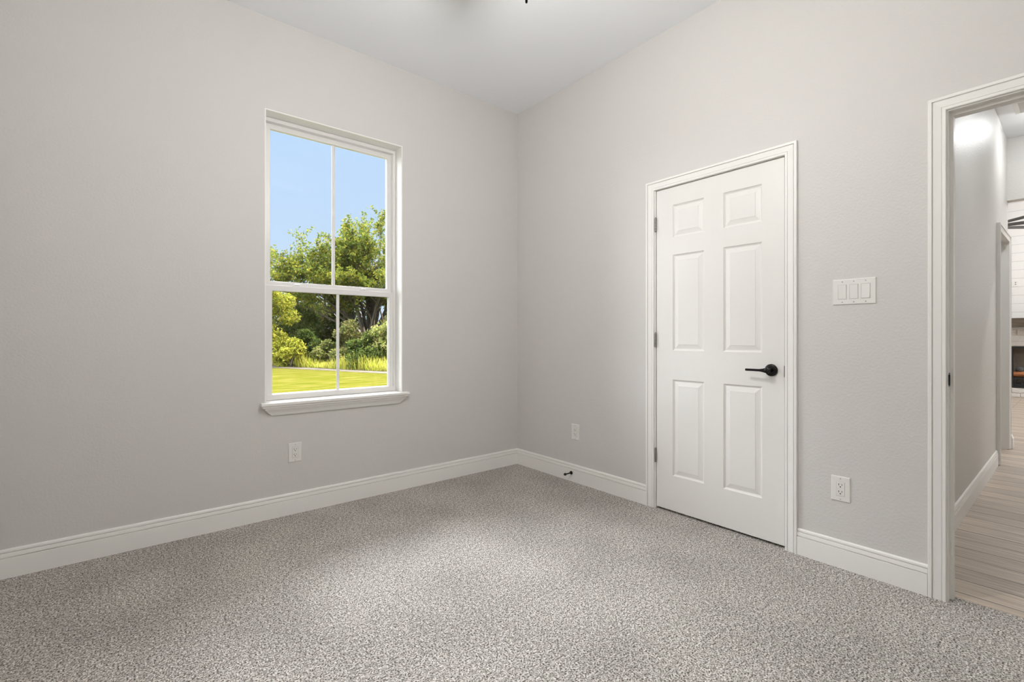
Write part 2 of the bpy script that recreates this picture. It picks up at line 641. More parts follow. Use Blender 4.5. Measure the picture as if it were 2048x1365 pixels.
# liner on the head and both sides
ln.loft([[(WX0 - .008, -.001, WZ0), (WX0, -.001, WZ0), (WX0, .17, WZ0), (WX0 - .008, .17, WZ0)],
         [(WX0 - .008, -.001, WZ1 + .008), (WX0, -.001, WZ1), (WX0, .17, WZ1), (WX0 - .008, .17, WZ1 + .008)],
         [(WX1 + .008, -.001, WZ1 + .008), (WX1, -.001, WZ1), (WX1, .17, WZ1), (WX1 + .008, .17, WZ1 + .008)],
         [(WX1 + .008, -.001, WZ0), (WX1, -.001, WZ0), (WX1, .17, WZ0), (WX1 + .008, .17, WZ0)]])
ln.build('jamb_liner', M['trim'], win, bevel=.0012)
fr_ = MB()
rect_ring(fr_, WX0 + .001, WX1 - .001, WZ0 + .001, WZ1 - .001, .018, .018, .034, .024, FY0, .168)
fr_.build('frame', M['vinyl'], win, bevel=.002)
us = MB()
rect_ring(us, WX0 + .018, WX1 - .018, 1.418, WZ1 - .024, .034, .034, .042, .034, .132, .158)
us = us.build('upper_sash', M['vinyl'], win, bevel=.003)
g = MB().box(WX0 + .05, WX1 - .05, .146, .149, 1.456, WZ1 - .056).build('pane', M['glass'], us)
MB().box(-1.549, -1.528, .143, .152, 1.458, WZ1 - .057).build('muntin', M['vinyl'], us, bevel=.002)
ls = MB()
rect_ring(ls, WX0 + .019, WX1 - .019, WZ0 + .008, 1.432, .037, .032, .028, .036, .099, .129)
ls = ls.build('lower_sash', M['vinyl'], win, bevel=.003)
gk = MB()
rect_ring(gk, WX0 + .054, WX1 - .049, WZ0 + .034, 1.398, .003, .003, .003, .003, .112, .120)
gk.build('glazing_bead', M['gasket'], ls)
MB().box(WX0 + .055, WX1 - .05, .115, .118, WZ0 + .035, 1.397).build('pane', M['glass'], ls)
MB().box(-1.530, -1.510, .109, .1145, WZ0 + .036, 1.396).build('muntin', M['vinyl'], ls, bevel=.002)
for xl in (-1.775, -1.330):
    lk = MB()
    lk.box(xl - .032, xl + .032, .101, .128, 1.432, 1.437)
    lk.lathe([(.018, 0), (.018, .008), (.012, .012)], 'Z', 20, (xl - .006, .114, 1.436))
    lk.build('tilt_latch', M['vinyl'], ls, bevel=.001)
st = MB().box(WX0 - .038, WX1 + .043, -.046, -.001, .690, WZ0)
st = MB()
st.add([(WX0 - .034, -.050, .688), (WX1 + .043, -.050, .688), (WX1 + .043, -.0005, .688), (WX0 - .034, -.0005, .688),
        (WX0 - .034, -.050, .706), (WX1 + .043, -.050, .706), (WX1 + .043, -.0005, .706), (WX0 - .034, -.0005, .706)],
       [(0, 3, 2, 1), (4, 5, 6, 7), (0, 1, 5, 4), (1, 2, 6, 5), (2, 3, 7, 6), (3, 0, 4, 7)])
st.build('window_sill', M['trim'], win, bevel=.004, seg=3)
MB().box(WX0 + .0005, WX1 - .0005, -.003, .168, .692, .7058).build('sill_board', M['trim'], win)
ap = MB()
rings = []
for xoff, d, z in ((.021, .040, .687), (.022, .041, .677), (.032, .034, .674), (.036, .031, .664), (.052, .020, .648), (.062, .015, .638), (.070, .013, .632), (.072, .009, .625)):
    xa, xb = WX0 - .034 + xoff - .021 + .008, WX1 + .043 - xoff + .021 - .008
    rings.append([(xa, -.0005, z), (xa, -d, z), (xb, -d, z), (xb, -.0005, z)])
ap.loft(rings)
ap.build('apron', M['trim'], win)

# ------------------------------------------------------------------ door 1 (closet)
d1 = struct(empty('door_1', (0, -1.775, 0)), 'closed white six-panel closet door with a black lever', 'door')
off = Vector((0, 1.775, 0))


def shift(mb, v):
    mb.v = [(p[0] + v[0], p[1] + v[1], p[2] + v[2]) for p in mb.v]
    return mb


shift(casing_mesh(-1.378, -2.160, 2.050, 0.0, -1), off).build('casing', M['trim'], d1, smooth=False)
jb = MB()
pth = [((-1.387, 0.0), (1, 0)), ((-1.387, 2.048), (1, 1)), ((-2.157, 2.048), (-1, 1)), ((-2.157, 0.0), (-1, 0))]
jb.loft([[(dx, p[0] + m[0] * w, p[1] + m[1] * w) for dx, w in ((0.0005, .001), (.055, .001), (.055, -.011), (.100, -.011), (.100, .012), (.0005, .012))] for p, m in pth])
shift(jb, off).build('jamb', M['trim'], d1)
DY0, DY1, DZ0, DZ1 = -2.1535, -1.3905, 0.014, 2.044
PAN = [(-1.712, -1.5055, 1.730, 1.933), (-2.042, -1.829, 1.730, 1.933), (-1.712, -1.5055, 1.020, 1.620), (-2.042, -1.829, 1.020, 1.620), (-1.712, -1.5055, .233, .837), (-2.042, -1.829, .233, .837)]
sb = pierced(DY0, DY1, DZ0, DZ1, [p for p in PAN], 0.004, 0.035, 'x')
slab_o = shift(sb, off).build('door_slab', M['door'], d1)
for ya, yb, za, zb in PAN:
    pm = MB()
    rings = []
    for ins, dep in ((0.0, .0), (.004, .005), (.010, .0085), (.013, .0085), (.036, .0030), (.0375, .0018)):
        rings.append([(.004 + dep, ya + ins, za + ins), (.004 + dep, yb - ins, za + ins), (.004 + dep, yb - ins, zb - ins), (.004 + dep, ya + ins, zb - ins)])
    back = [(.030, ya, za), (.030, yb, za), (.030, yb, zb), (.030, ya, zb)]
    pm.loft([back] + rings)
    shift(pm, off).build('panel', M['door'], slab_o)
for zc in (1.828, 1.085, .342):
    hb = MB()
    for k in range(5):
        hb.lathe([(.0058, 0), (.0062, .0008), (.0062, .0166), (.0058, .0174)], 'Z', 14, (-.0045, -1.3875 + 1.775, zc - .0445 + k * .0178))
    hb.lathe([(.002, 0), (.004, .002), (.002, .005)], 'Z', 12, (-.0045, -1.3875 + 1.775, zc + .0445))
    hb.box(-.001, .0035, -1.3875 + 1.775 - .003, -1.3875 + 1.775 + .003, zc - .044, zc + .044)
    tag(hb.build('hinge', M['nickel'], d1, smooth=True), 'satin nickel hinge')
hn = MB()
hy, hz = -2.0905 + 1.775, .929
hn.lathe([(.031, .0038), (.0325, .000), (.0322, -.004), (.030, -.0075), (.026, -.0095), (.015, -.011)], 'X', 40, (0, hy, hz))
hand = tag(hn.build('rosette', M['black'], d1, smooth=True), 'round black door rose')
lv = MB()
lv.lathe([(.0125, -.010), (.0115, -.030), (.0125, -.040), (.0145, -.046), (.0145, -.058), (.012, -.060)], 'X', 24, (0, hy, hz))
rings = []
for s, wz, wx in ((-.008, .013, .007), (.012, .0125, .0068), (.026, .009, .006), (.040, .0068, .0055), (.075, .0064, .005), (.108, .0066, .005), (.112, .0058, .0042)):
    rings.append([(-.0525 + math.cos(a) * wx, hy + s, hz - .0005 + math.sin(a) * wz) for a in [2 * PI * q / 12 for q in range(12)]])
lv.loft(rings)
tag(lv.build('lever', M['black'], hand, smooth=True), 'black door lever')
lp = MB().box(-.0015, .003, -2.1595 + 1.775, -2.1535 + 1.775, .895, .955)
tag(lp.build('strike_plate', M['black'], d1, bevel=.001), 'dark strike plate')
MB().box(.050, .0535, -2.156 + 1.775, -1.388 + 1.775, .010, 2.047).build('closet_shadow_stop', M['gap'], d1).name = 'gap_shade_sheet'  # dark sheet behind the slab, stands in for shade in the gaps

# ------------------------------------------------------------------ door 2 (open doorway to the hall)
d2 = struct(empty('door_2', (0, -3.17, 0)), 'open white-cased doorway to the hall at the right edge', 'doorway')
off2 = Vector((0, 3.17, 0))
JY0, JY1, JZ = -2.787, -3.552, 2.049
shift(casing_mesh(-2.782, -3.557, 2.0535, 0.0, -1), off2).build('casing', M['trim'], d2)
shift(casing_mesh(-2.782, -3.557, 2.0535, 0.114, 1, -.006), off2).build('hall_casing', M['trim'], d2)
jb = MB()
pth = [((JY0, 0.0), (1, 0)), ((JY0, JZ), (1, 1)), ((JY1, JZ), (-1, 1)), ((JY1, 0.0), (-1, 0))]
jb.loft([[(dx, p[0] + m[0] * w, p[1] + m[1] * w) for dx, w in ((.0, .014), (.0, .0), (.036, .0), (.036, -.011), (.072, -.011), (.072, .0), (.114, .0), (.114, .014))] for p, m in pth])
shift(jb, off2).build('jamb', M['trim'], d2)
sp_ = MB()
zc = .927
rings = []
for dy in (-.0002, -.0018):
    rings.append([(.018 + .014 * math.copysign(abs(math.cos(a)) ** .5, math.cos(a)), JY0 + 3.17 + dy, zc + .029 * math.copysign(abs(math.sin(a)) ** .4, math.sin(a))) for a in [2 * PI * q / 24 for q in range(24)]])
sp_.loft(rings)
sp_ = tag(sp_.build('strike_plate', M['black'], d2), 'black strike plate on the white jamb')
MB().box(.012, .022, JY0 + 3.17 - .0026, JY0 + 3.17 - .0017, zc - .012, zc + .012).build('latch_hole', M['slot'], sp_)
MB().box(-.0035, .004, JY0 + 3.17 - .0060, JY0 + 3.17 - .0002, zc - .022, zc + .022).build('strike_lip', M['black'], sp_, bevel=.001)


# ------------------------------------------------------------------ outlets and switches
def plate(w, h, d=.006):
    mb = MB()
    mb.loft([[(-w / 2, -.0003, -h / 2), (w / 2, -.0003, -h / 2), (w / 2, -.0003, h / 2), (-w / 2, -.0003, h / 2)],
             [(-w / 2, -.002, -h / 2), (w / 2, -.002, -h / 2), (w / 2, -.002, h / 2), (-w / 2, -.002, h / 2)],
             [(-w / 2 + .003, -d, -h / 2 + .003), (w / 2 - .003, -d, -h / 2 + .003), (w / 2 - .003, -d, h / 2 - .003), (-w / 2 + .003, -d, h / 2 - .003)]])
    return mb


def screw(root, x, z):
    MB().lathe([(.0030, -.0059), (.0030, -.0066), (.002, -.0070)], 'Y', 12, (x, 0, z)).build('screw', M['screw'], root)


def make_outlet(loc, rz, label):
    r_ = tag(empty('wall_outlet', loc, rz), label, 'outlet', 'white wall outlets')
    plate(.079, .120).build('cover_plate', M['plastic'], r_, bevel=.0012)
    rc = MB().box(-.0168, .0168, -.0075, -.0055, -.0335, .0335).build('receptacle', M['plastic'], r_, bevel=.001)
    rect_ring(MB(), -.0178, .0178, -.0345, .0345, .001, .001, .001, .001, -.0063, -.0058).build('receptacle_gap', M['screw'], r_)
    for zc in (.0165, -.0165):
        MB().box(-.0078, -.0056, -.0080, -.0074, zc - .0005, zc + .0090).build('slot', M['slot'], rc)
        MB().box(.0056, .0078, -.0080, -.0074, zc + .0008, zc + .0080).build('slot', M['slot'], rc)
        MB().lathe([(.0028, -.0074), (.0028, -.0080)], 'Y', 14, (0, 0, zc - .0062)).build('ground_hole', M['slot'], rc)
    for z in (.049, -.049):
        screw(r_, 0, z)
    return r_


make_outlet((-1.8255, 0, .3825), 0, 'white duplex outlet on the left wall below the window')
make_outlet((0, -.6865, .3800), -PI / 2, 'white duplex outlet between the corner and the closet door')
make_outlet((0, -2.405, .3770), -PI / 2, 'white duplex outlet below the triple light switch')

sw = tag(empty('light_switch', (0, -2.4585, 1.3200), -PI / 2), 'white three-gang rocker light switch beside the closet door', 'light switch')
plate(.171, .122).build('cover_plate', M['plastic'], sw, bevel=.0012)
for k, tilt in ((-1, 1), (0, 1), (1, -1)):
    xc = k * .046
    rect_ring(MB(), xc - .0178, xc + .0178, -.0345, .0345, .0012, .0012, .0012, .0012, -.0064, -.0058).build('rocker_frame', M['screw'], sw)
    a, c = (.0068, .0098) if tilt > 0 else (.0098, .0066)
    rk = MB()
    vs = []
    for z, d in ((-.033, a if tilt < 0 else .0066), (0, .0082), (.033, c)):
        vs.append([(xc - .0162, -.0058, z), (xc + .0162, -.0058, z), (xc + .0162, -d, z), (xc - .0162, -d, z)])
    rk.loft(vs)
    rk.build('rocker', M['plastic'], sw, bevel=.0006)
    for z in (.0485, -.0485):
        screw(sw, xc, z)

# ------------------------------------------------------------------ door stop on the baseboard
ds = tag(empty('door_stop', (-.0142, -.655, .066), 0), 'small black door stop screwed to the baseboard left of the closet', 'door stop')
MB().lathe([(.0135, 0), (.0135, -.004), (.010, -.009), (.006, -.011)], 'X', 22).build('base', M['black'], ds, smooth=True)
MB().lathe([(.0052, -.010), (.0045, -.030), (.0045, -.062)], 'X', 14).build('rod', M['black'], ds, smooth=True)
MB().lathe([(.007, -.060), (.0098, -.063), (.0098, -.072), (.0075, -.076)], 'X', 18).build('rubber_tip', M['rubber'], ds, smooth=True)

# ------------------------------------------------------------------ bedroom ceiling fan (only the pull-chain end shows)
FANX, FANY = -1.67, -1.95
fan = tag(empty('ceiling_fan', (FANX, FANY, CZ)), 'lit ceiling fan overhead whose dark pull chain tip hangs in at the top edge', 'ceiling fan')
MB().lathe([(.07, 0), (.07, -.02), (.03, -.06)], 'Z', 28).build('canopy', M['fan'], fan, smooth=True)
MB().lathe([(.012, -.05), (.012, -.20)], 'Z', 14).build('downrod', M['fan'], fan, smooth=True)
MB().lathe([(.05, -.19), (.105, -.215), (.11, -.28), (.07, -.345)], 'Z', 32).build('motor', M['fan'], fan, smooth=True)
for k in range(5):
    a = math.radians(65 + 72 * k)
    c, s = math.cos(a), math.sin(a)
    bl = MB()
    rings = []
    for r_, hw in ((.16, .030), (.20, .052), (.40, .062), (.62, .066), (.66, .045)):
        rings.append([(r_ * c - w * s, r_ * s + w * c, -.325 + dz + w * .18) for w, dz in ((-hw, 0), (hw, 0), (hw, .006), (-hw, .006))])
    bl.loft(rings)
    bl.build('blade', M['blade'], fan)
    MB().tube([(.08 * c, .08 * s, -.30), (.14 * c, .14 * s, -.328), (.20 * c, .20 * s, -.330)], .008, 8).build('blade_iron', M['fan'], fan)
MB().lathe([(.070, -.345), (.050, -.365), (.022, -.375), (.022, -.445), (.055, -.455), (.055, -.480), (.045, -.481)], 'Z', 32).build('light_fitter', M['fan'], fan, smooth=True)
MB().lathe([(.046, -.482)] + [(.125 * math.sin(q), -.592 + .116 * math.cos(q)) for q in [0.42 + 2.6 * j / 11 for j in range(12)]], 'Z', 32).build('light_globe', M['bowl'], fan, smooth=True)
chx, chy, chz = -1.7325 - FANX, -2.094 - FANY, 2.099 - CZ       # the chain's tip, below and beside the globe
pc = MB()
pc.tube([(chx * .3, chy * .3, -.352), (chx * .9, chy * .9, -.372), (chx, chy, -.395), (chx, chy, -.65), (chx, chy, chz + .03)], .0010, 6)
ch = pc.build('pull_chain', M['fob'], fan)
MB().lathe([(.0012, .042), (.0030, .036), (.0037, .024), (.0037, .006), (.0032, .001), (.0012, 0)], 'Z', 16, (chx, chy, chz)).build('chain_fob', M['fob'], ch, smooth=True)

# ------------------------------------------------------------------ hall and living room beyond
HX = 4.13
wh = pierced(.114, HX, -.006, CZ, [(3.212, 4.058, -.006, 2.040)], HY, .115, 'y').build('wall_hall', M['hall_wall'])
struct(wh, 'grey hall wall receding beyond the doorway', 'wall')
slab('wall_hall_south', M['hall_wall'], 'far side wall of the hall hidden by the door frame', 'wall', .114, 4.04, -4.1, -4.0, -.006, CZ)
slab('wall_header', M['hall_wall'], 'grey wall header over the opening to the living room', 'wall', 4.04, 4.16, -4.1, HY, 2.44, 4.0)
slab('wall_living_west', M['hall_wall'], 'living room wall behind the hall', 'wall', HX, HX + .115, HY + .115, 0.0, -.006, 4.0)
slab('wall_living_corner', M['hall_wall'], 'living room wall beyond the hall opening', 'wall', 4.04, 4.16, -8.0, -4.1, -.006, 4.0)
slab('wall_living_north', M['hall_wall'], 'side wall of the living room', 'wall', 4.2, 10.2, 0.0, .17, -.006, 4.0)
slab('wall_living_south', M['hall_wall'], 'opposite side wall of the living room', 'wall', .1, 10.2, -8.1, -8.0, -.006, 4.0)
slab('wall_fireplace', M['shiplap'], 'white shiplap wall above the fireplace', 'wall', 10.0, 10.2, -8.0, 0.0, -.006, 4.0)
slab('wall_hall_west', M['hall_wall'], 'end wall closing the hall', 'wall', .114, .2, -8.0, -4.1, -.006, CZ)
slab('ceiling_living', M['ceiling'], 'high ceiling of the living room', 'ceiling', 4.0, 10.3, -8.2, 0.4, 4.0, 4.2)
struct(shift(base_run((.190, HY), (3.150, HY), (0, -1)), (0, 0, -.006)).build('baseboard_hall', M['trim']), 'white baseboard along the grey hall wall', 'baseboard')
be = MB()
be.loft([[(x, HY - w * 2.6, z * 1.12 - .006) for w, z in BASE] for x in (4.122, 4.21)])
struct(be.build('trim_1', M['trim']), 'white baseboard end at the living room corner', 'trim')
d3 = struct(empty('door_3', (3.6, HY, 0)), 'white cased side opening near the end of the hall', 'doorway')
off3 = Vector((-3.6, -HY, 0))
cs = casing_mesh_y(3.220, 4.050, 2.032, HY, -1)
cs.v = [(p[0], HY + (p[1] - HY) * 1.6, p[2]) for p in cs.v]
shift(cs, off3).build('casing', M['trim'], d3)
jb = MB()
pth = [((3.222, -.006), (-1, 0)), ((3.222, 2.030), (-1, 1)), ((4.048, 2.030), (1, 1)), ((4.048, -.006), (1, 0))]
jb.loft([[(p[0] + m[0] * w, dy, p[1] + m[1] * w) for dy, w in ((HY - .0005, .009), (HY - .0005, 0), (HY + .115, 0), (HY + .115, .009))] for p, m in pth])
shift(jb, off3).build('jamb', M['trim'], d3)

# return air vent in the hall ceiling
hv = tag(empty('ceiling_vent', (3.14, -2.96, CZ)), 'white slatted ceiling vent in the hall just under the door head', 'vent')
rect = MB()
out = [(-.16, -.19), (.16, -.19), (.16, .19), (-.16, .19)]
inn = [(-.13, -.16), (.13, -.16), (.13, .16), (-.13, .16)]
rect.loft([[(out[k][0], out[k][1], -.001), (out[k][0], out[k][1], -.022), (inn[k][0], inn[k][1], -.026), (inn[k][0], inn[k][1], -.001)] for k in range(4)], closed=True)
rect.build('frame', M['trim'], hv)
for k in range(9):
    xs = -.12 + k * .03
    sv = MB()
    sv.loft([[(xs - .010, y, -.004), (xs - .008, y, -.004), (xs + .010, y, -.024), (xs + .008, y, -.024)] for y in (-.162, .162)])
    sv.build('slat', M['trim'], hv)

# lights of the hall and the living room, most added unseen as fill
for k, (lx, ly) in enumerate(((1.35, -3.30), (3.42, -3.12))):  # the first is added unseen to brighten the near hall wall
    hl = tag(empty('hall_ceiling_light', (lx, ly, CZ)), ('added unseen fill light of the hall nearer the bedroom doorway', 'round flush ceiling light of the hall nearer the living room')[k], 'ceiling light', 'hall ceiling lights')
    MB().lathe([(.15, -.001), (.15, -.02), (.135, -.028)], 'Z', 32).build('base', M['trim'], hl, smooth=True)
    MB().lathe([(.132, -.029), (.130, -.05), (.09, -.075), (.02, -.083)], 'Z', 32).build('diffuser', M['hall_bulb'], hl, smooth=True)
for k, (lx, ly) in enumerate(((6.2, -5.6), (8.4, -4.0))):  # unseen lamps added to light the living room
    ll = tag(empty('living_fill_light', (lx, ly, 4.0)), ('added unseen fill light of the living room nearer the hall', 'added unseen fill light of the living room nearer the fireplace')[k], 'ceiling light', 'living room fill lights')
    MB().lathe([(.22, -.001), (.22, -.02), (.205, -.03)], 'Z', 32).build('base', M['trim'], ll, smooth=True)
    MB().lathe([(.20, -.031), (.19, -.06), (.12, -.09), (.02, -.10)], 'Z', 32).build('diffuser', M['living_fill'], ll, smooth=True)

slab('wall_light_block', M['hall_wall'], 'added unseen partition blocking light behind the hall wall', 'wall', 2.40, 2.50, HY + .115, 0.0, -.006, CZ)  # added unseen to keep side room light from the closet door gap
sl_ = tag(empty('side_room_fill', (3.25, -1.45, CZ)), 'added unseen fill light in the side room off the hall', 'ceiling light')  # unseen lamp added to brighten the side opening's jamb
MB().lathe([(.15, -.001), (.15, -.02), (.135, -.028)], 'Z', 32).build('base', M['trim'], sl_, smooth=True)
MB().lathe([(.132, -.029), (.130, -.05), (.09, -.075), (.02, -.083)], 'Z', 32).build('diffuser', M['hall_bulb'], sl_, smooth=True)

# living room fan: a wheel of eight narrow black blades
lf = tag(empty('windmill_fan', (7.40, -2.15, 4.0)), 'black windmill ceiling fan seen through the doorway', 'ceiling fan')
MB().lathe([(.08, -.001), (.08, -.03), (.03, -.07)], 'Z', 24).build('canopy', M['fan'], lf, smooth=True)
MB().lathe([(.014, -.06), (.014, -1.15)], 'Z', 12).build('downrod', M['fan'], lf, smooth=True)
MB().lathe([(.06, -1.13), (.12, -1.16), (.12, -1.30), (.07, -1.36)], 'Z', 28).build('motor', M['fan'], lf, smooth=True)
for k in range(8):
    a = math.radians(-90 + 45 * k)
    c, s = math.cos(a), math.sin(a)
    bl = MB()
    rings = []
    for r_, hw in ((.11, .035), (.30, .048), (.78, .062)):
        rings.append([(r_ * c - w * s, r_ * s + w * c, -1.25 + dz + w * .55) for w, dz in ((-hw, 0), (hw, 0), (hw, .008), (-hw, .008))])
    bl.loft(rings)
    bl.build('blade', M['fan'], lf)

# fireplace
fp = tag(empty('fireplace', (9.86, -3.05, -.006)), 'white stone fireplace with a dark wood mantel in the living room', 'fireplace')
su = pierced(-1.05, 1.05, 0.0, 1.262, [(-.78, .78, .178, .931)], 0.0, .13, 'x')
sur = su.build('stone_surround', M['stone'], fp)
rng = random.Random(4)
for z0, z1 in ((.012, .085), (.09, .17), (.94, 1.02), (1.025, 1.13), (1.135, 1.255)):
    y = 1.04
    while y > -1.0:
        w = rng.uniform(.14, .34)
        dd = rng.uniform(.006, .022)
        MB().box(-dd, .01, max(y - w + .004, -1.05), y, z0, z1).build('ledge_stone', M['stone'], sur, bevel=.006)
        y -= w
MB().box(-.20, .0, -1.10, 1.10, 1.268, 1.442).build('mantel', M['mantel'], fp, bevel=.008)
fb = pierced(-.78, .78, .178, .931, [(-.72, .72, .21, .895)], -.012, .03, 'x').build('firebox_frame', M['iron'], fp)
bx = MB().box(.105, .128, -.78, .78, .178, .931).build('firebox_back', M['firebrick'], fp)
MB().box(.005, .105, -.775, .775, .182, .200).build('firebox_floor', M['iron'], fb)
gr = MB()
for k in range(17):
    yk = .70 - k * .0875
    gr.box(.012, .024, yk - .010, yk + .010, .20, .36)
gr.box(.010, .026, -.72, .72, .335, .365)
gr.box(.010, .026, -.72, .72, .20, .245)
gr.build('grate', M['iron'], fp)
for zc, xo, r_, ya, yb in ((.425, .045, .048, .74, -.55), (.415, .075, .04, .5, -.70)):
    pts = [(xo + .004 * math.sin(q * 2.1), ya + (yb - ya) * q / 7, zc + .008 * math.sin(q * 1.7)) for q in range(8)]
    MB().tube(pts, [r_ * (1 + .1 * math.sin(q * 2.7)) for q in range(8)], 12).build('log', M['log'], fp, smooth=True)
for yk in (.640, .30, -.2):
    MB().lathe([(.015, -.04), (.045, -.028), (.055, 0), (.045, .028), (.012, .042)], 'Z', 16, (.05, yk, .515)).build('charred_cone', M['ash'], fp, smooth=True)
so_ = tag(empty('media_outlet', (10.0, -2.335, 2.080), -PI / 2), 'white outlet plate high on the shiplap above the mantel', 'outlet')
plate(.115, .120).build('cover_plate', M['plastic'], so_)
for xk in (-.045, .012):
    rcv = MB().box(xk - .013, xk + .013, -.009, -.0055, -.033, .033).build('receptacle', M['plastic'], so_)
    for zk in (-.016, .016):
        MB().box(xk - .008, xk + .008, -.0095, -.0088, zk - .006, zk + .006).build('slot', M['slot'], rcv)

# ------------------------------------------------------------------ outside
GZ = -0.30
lawn = MB().box(-40, 60, .18, 60, GZ - .3, GZ)
struct(lawn.build('lawn', M['lawn']), 'sunlit mown yellow-green lawn outside the window', 'lawn')
pa, pb = Vector((2.493, 19.944)), Vector((4.931, 13.56))
pd = (pb - pa).normalized()
pn = Vector((-pd.y, pd.x))
if pn.dot(Vector((FX, FY))) < 0:
    pn = -pn


def strip(name, m, a, b_, c, d, z, label, cat):
    """strip along the path: a..b along, c..d across"""
    vs = [pa + pd * a + pn * c, pa + pd * b_ + pn * c, pa + pd * b_ + pn * d, pa + pd * a + pn * d]
    mb = MB()
    mb.loft([[(v.x, v.y, GZ - .05) for v in vs], [(v.x, v.y, z) for v in vs]])
    return struct(mb.build(name, m), label, cat)


strip('dirt_path', M['path'], -40, 40, 0.0, .75, GZ + .012, 'narrow pale dirt path at the far edge of the lawn', 'path')
strip('field', M['field'], -60, 60, .75, 45, GZ + .015, 'rough ground under the trees beyond the path', 'ground')

RNG = np.random.default_rng(7)
LEAFK = 0.66


def quads(name, verts, cols, m, parent=None):
    """verts (n,4,3) quads with one colour each (n,3)"""
    nq = len(verts)
    me = bpy.data.meshes.new(name)
    me.vertices.add(nq * 4)
    me.vertices.foreach_set('co', verts.reshape(-1).astype(np.float32))
    me.loops.add(nq * 4)
    me.loops.foreach_set('vertex_index', np.arange(nq * 4, dtype=np.int32))
    me.polygons.add(nq)
    me.polygons.foreach_set('loop_start', np.arange(0, nq * 4, 4, dtype=np.int32))
    me.polygons.foreach_set('loop_total', np.full(nq, 4, dtype=np.int32))
    me.update(calc_edges=True)
    at = me.attributes.new('leaf_colour', 'FLOAT_COLOR', 'POINT')
    c = np.ones((nq, 4, 4), dtype=np.float32)
    c[:, :, :3] = cols[:, None, :]
    at.data.foreach_set('color', c.reshape(-1))
    me.materials.append(m)
    o = bpy.data.objects.new(name, me)
    COL.objects.link(o)
    if parent:
        o.parent = parent
    return o


def leaf_quads(centres, size, jitter=.5):
    n = len(centres)
    a = RNG.normal(size=(n, 3))
    a /= np.linalg.norm(a, axis=1, keepdims=True)
    b_ = RNG.normal(size=(n, 3))
    b_ -= (b_ * a).sum(1, keepdims=True) * a
    b_ /= np.linalg.norm(b_, axis=1, keepdims=True)
    s = size * (1 + jitter * (RNG.random((n, 1)) - .5) * 2)
    p = centres
    return np.stack([p - a * s, p + b_ * s * .42, p + a * s, p - b_ * s * .42], axis=1)


def mix_cols(n, pal, spread=.18):
    pal = np.array(pal)
    k = RNG.integers(0, len(pal), n)
    w = RNG.random((n, 1)) * .5
    c = LEAFK * pal[k] * (1 - w) + LEAFK * pal[RNG.integers(0, len(pal), n)] * w
    return np.clip(c * (1 + spread * (RNG.random((n, 1)) * 2 - 1)), 0, 1)


def big_tree(name, x, y, label):
    rn = random.Random(11)
    root = tag(empty(name, (x, y, GZ)), label, 'tree')
    wood_mb = MB()
    tips = []

    def branch(p, d, length, r0, depth):
        pts, rad = [p], [r0]
        n_ = 5
        q = p.copy()
        dd = d.copy()
        for k in range(n_):
            dd = (dd + Vector((rn.uniform(-.13, .13), rn.uniform(-.13, .13), rn.uniform(-.04, .08)))).normalized()
            q = q + dd * length / n_
            pts.append(q.copy())
            rad.append(r0 * (1 - .62 * (k + 1) / n_))
        wood_mb.tube(pts, rad, 7 if depth < 2 else 4)
        if depth >= 2:
            for k in range(1, n_ + 1):
                tips.append((pts[k], 1.0 if depth == 3 else .7))
        if depth < 3:
            m_ = (5, 6, 5)[depth]
            for k in range(m_):
                f_ = .28 + .72 * (k + .6) / m_
                i = min(int(f_ * n_), n_ - 1)
                bp = pts[i].lerp(pts[i + 1], f_ * n_ - i)
                ang = rn.uniform(.45, 1.0)
                ax = Vector((rn.uniform(-1, 1), rn.uniform(-1, 1), rn.uniform(-.5, .6))).normalized()
                nd = (dd * math.cos(ang) + ax * math.sin(ang)).normalized()
                branch(bp, nd, length * rn.uniform(.40, .58), r0 * (1 - .6 * f_) * .55, depth + 1)

    wood_mb.tube([(0, 0, -.1), (.02, .02, .55), (0, .03, 1.0)], [.34, .27, .25], 12)
    stems = [(-62, .42, 4.1), (-30, .50, 4.6), (-8, .9, 5.2), (12, .9, 5.6), (38, .55, 5.2), (70, .50, 4.6), (150, .5, 4.6), (205, .6, 4.8), (260, .5, 4.4), (-18, 1.2, 5.3), (4, 1.4, 5.5), (-44, .8, 5.0)]
    for az, up, ln_ in stems:
        a = math.radians(az)
        # azimuth is measured in the plane square to the view so the crown opens to both sides
        side = math.sin(a)
        fw = math.cos(a) * .6
        d = Vector((RX * side + FX * fw, RY * side + FY * fw, 0)) * .62
        d.z = .75 + up * .35
        d.normalize()
        branch(Vector((side * .08, 0, .85)), d, ln_ * .88, .135, 0)
    # long low limbs reaching left over the lawn
    for h_, ln_, up in ((1.3, 5.4, .56), (1.3, 4.9, .72), (1.4, 4.4, .98)):
        d = Vector((-RX, -RY, up)).normalized()
        branch(Vector((0, 0, h_)), d, ln_ * .94, .075, 0)
    wood_mb.build('trunk', M['bark'], root)
    cs_ = []
    for p, w in tips:
        n_ = (7 if p.z > 3.4 else 3) if w > .9 else (1 if p.z > 3.2 else 0)
        cs_.append(np.array(p)[None, :] + RNG.normal(size=(n_, 3)) * .085)
    cs_ = np.concatenate(cs_)
    # each leaf takes a random mix of the palette's greens and yellows
    cols = mix_cols(len(cs_), ((.10, .15, .03), (.17, .21, .035), (.30, .30, .045), (.42, .36, .05), (.13, .18, .04)))
    quads('foliage', leaf_quads(cs_, .080), cols, M['leaf'], root)
    return root


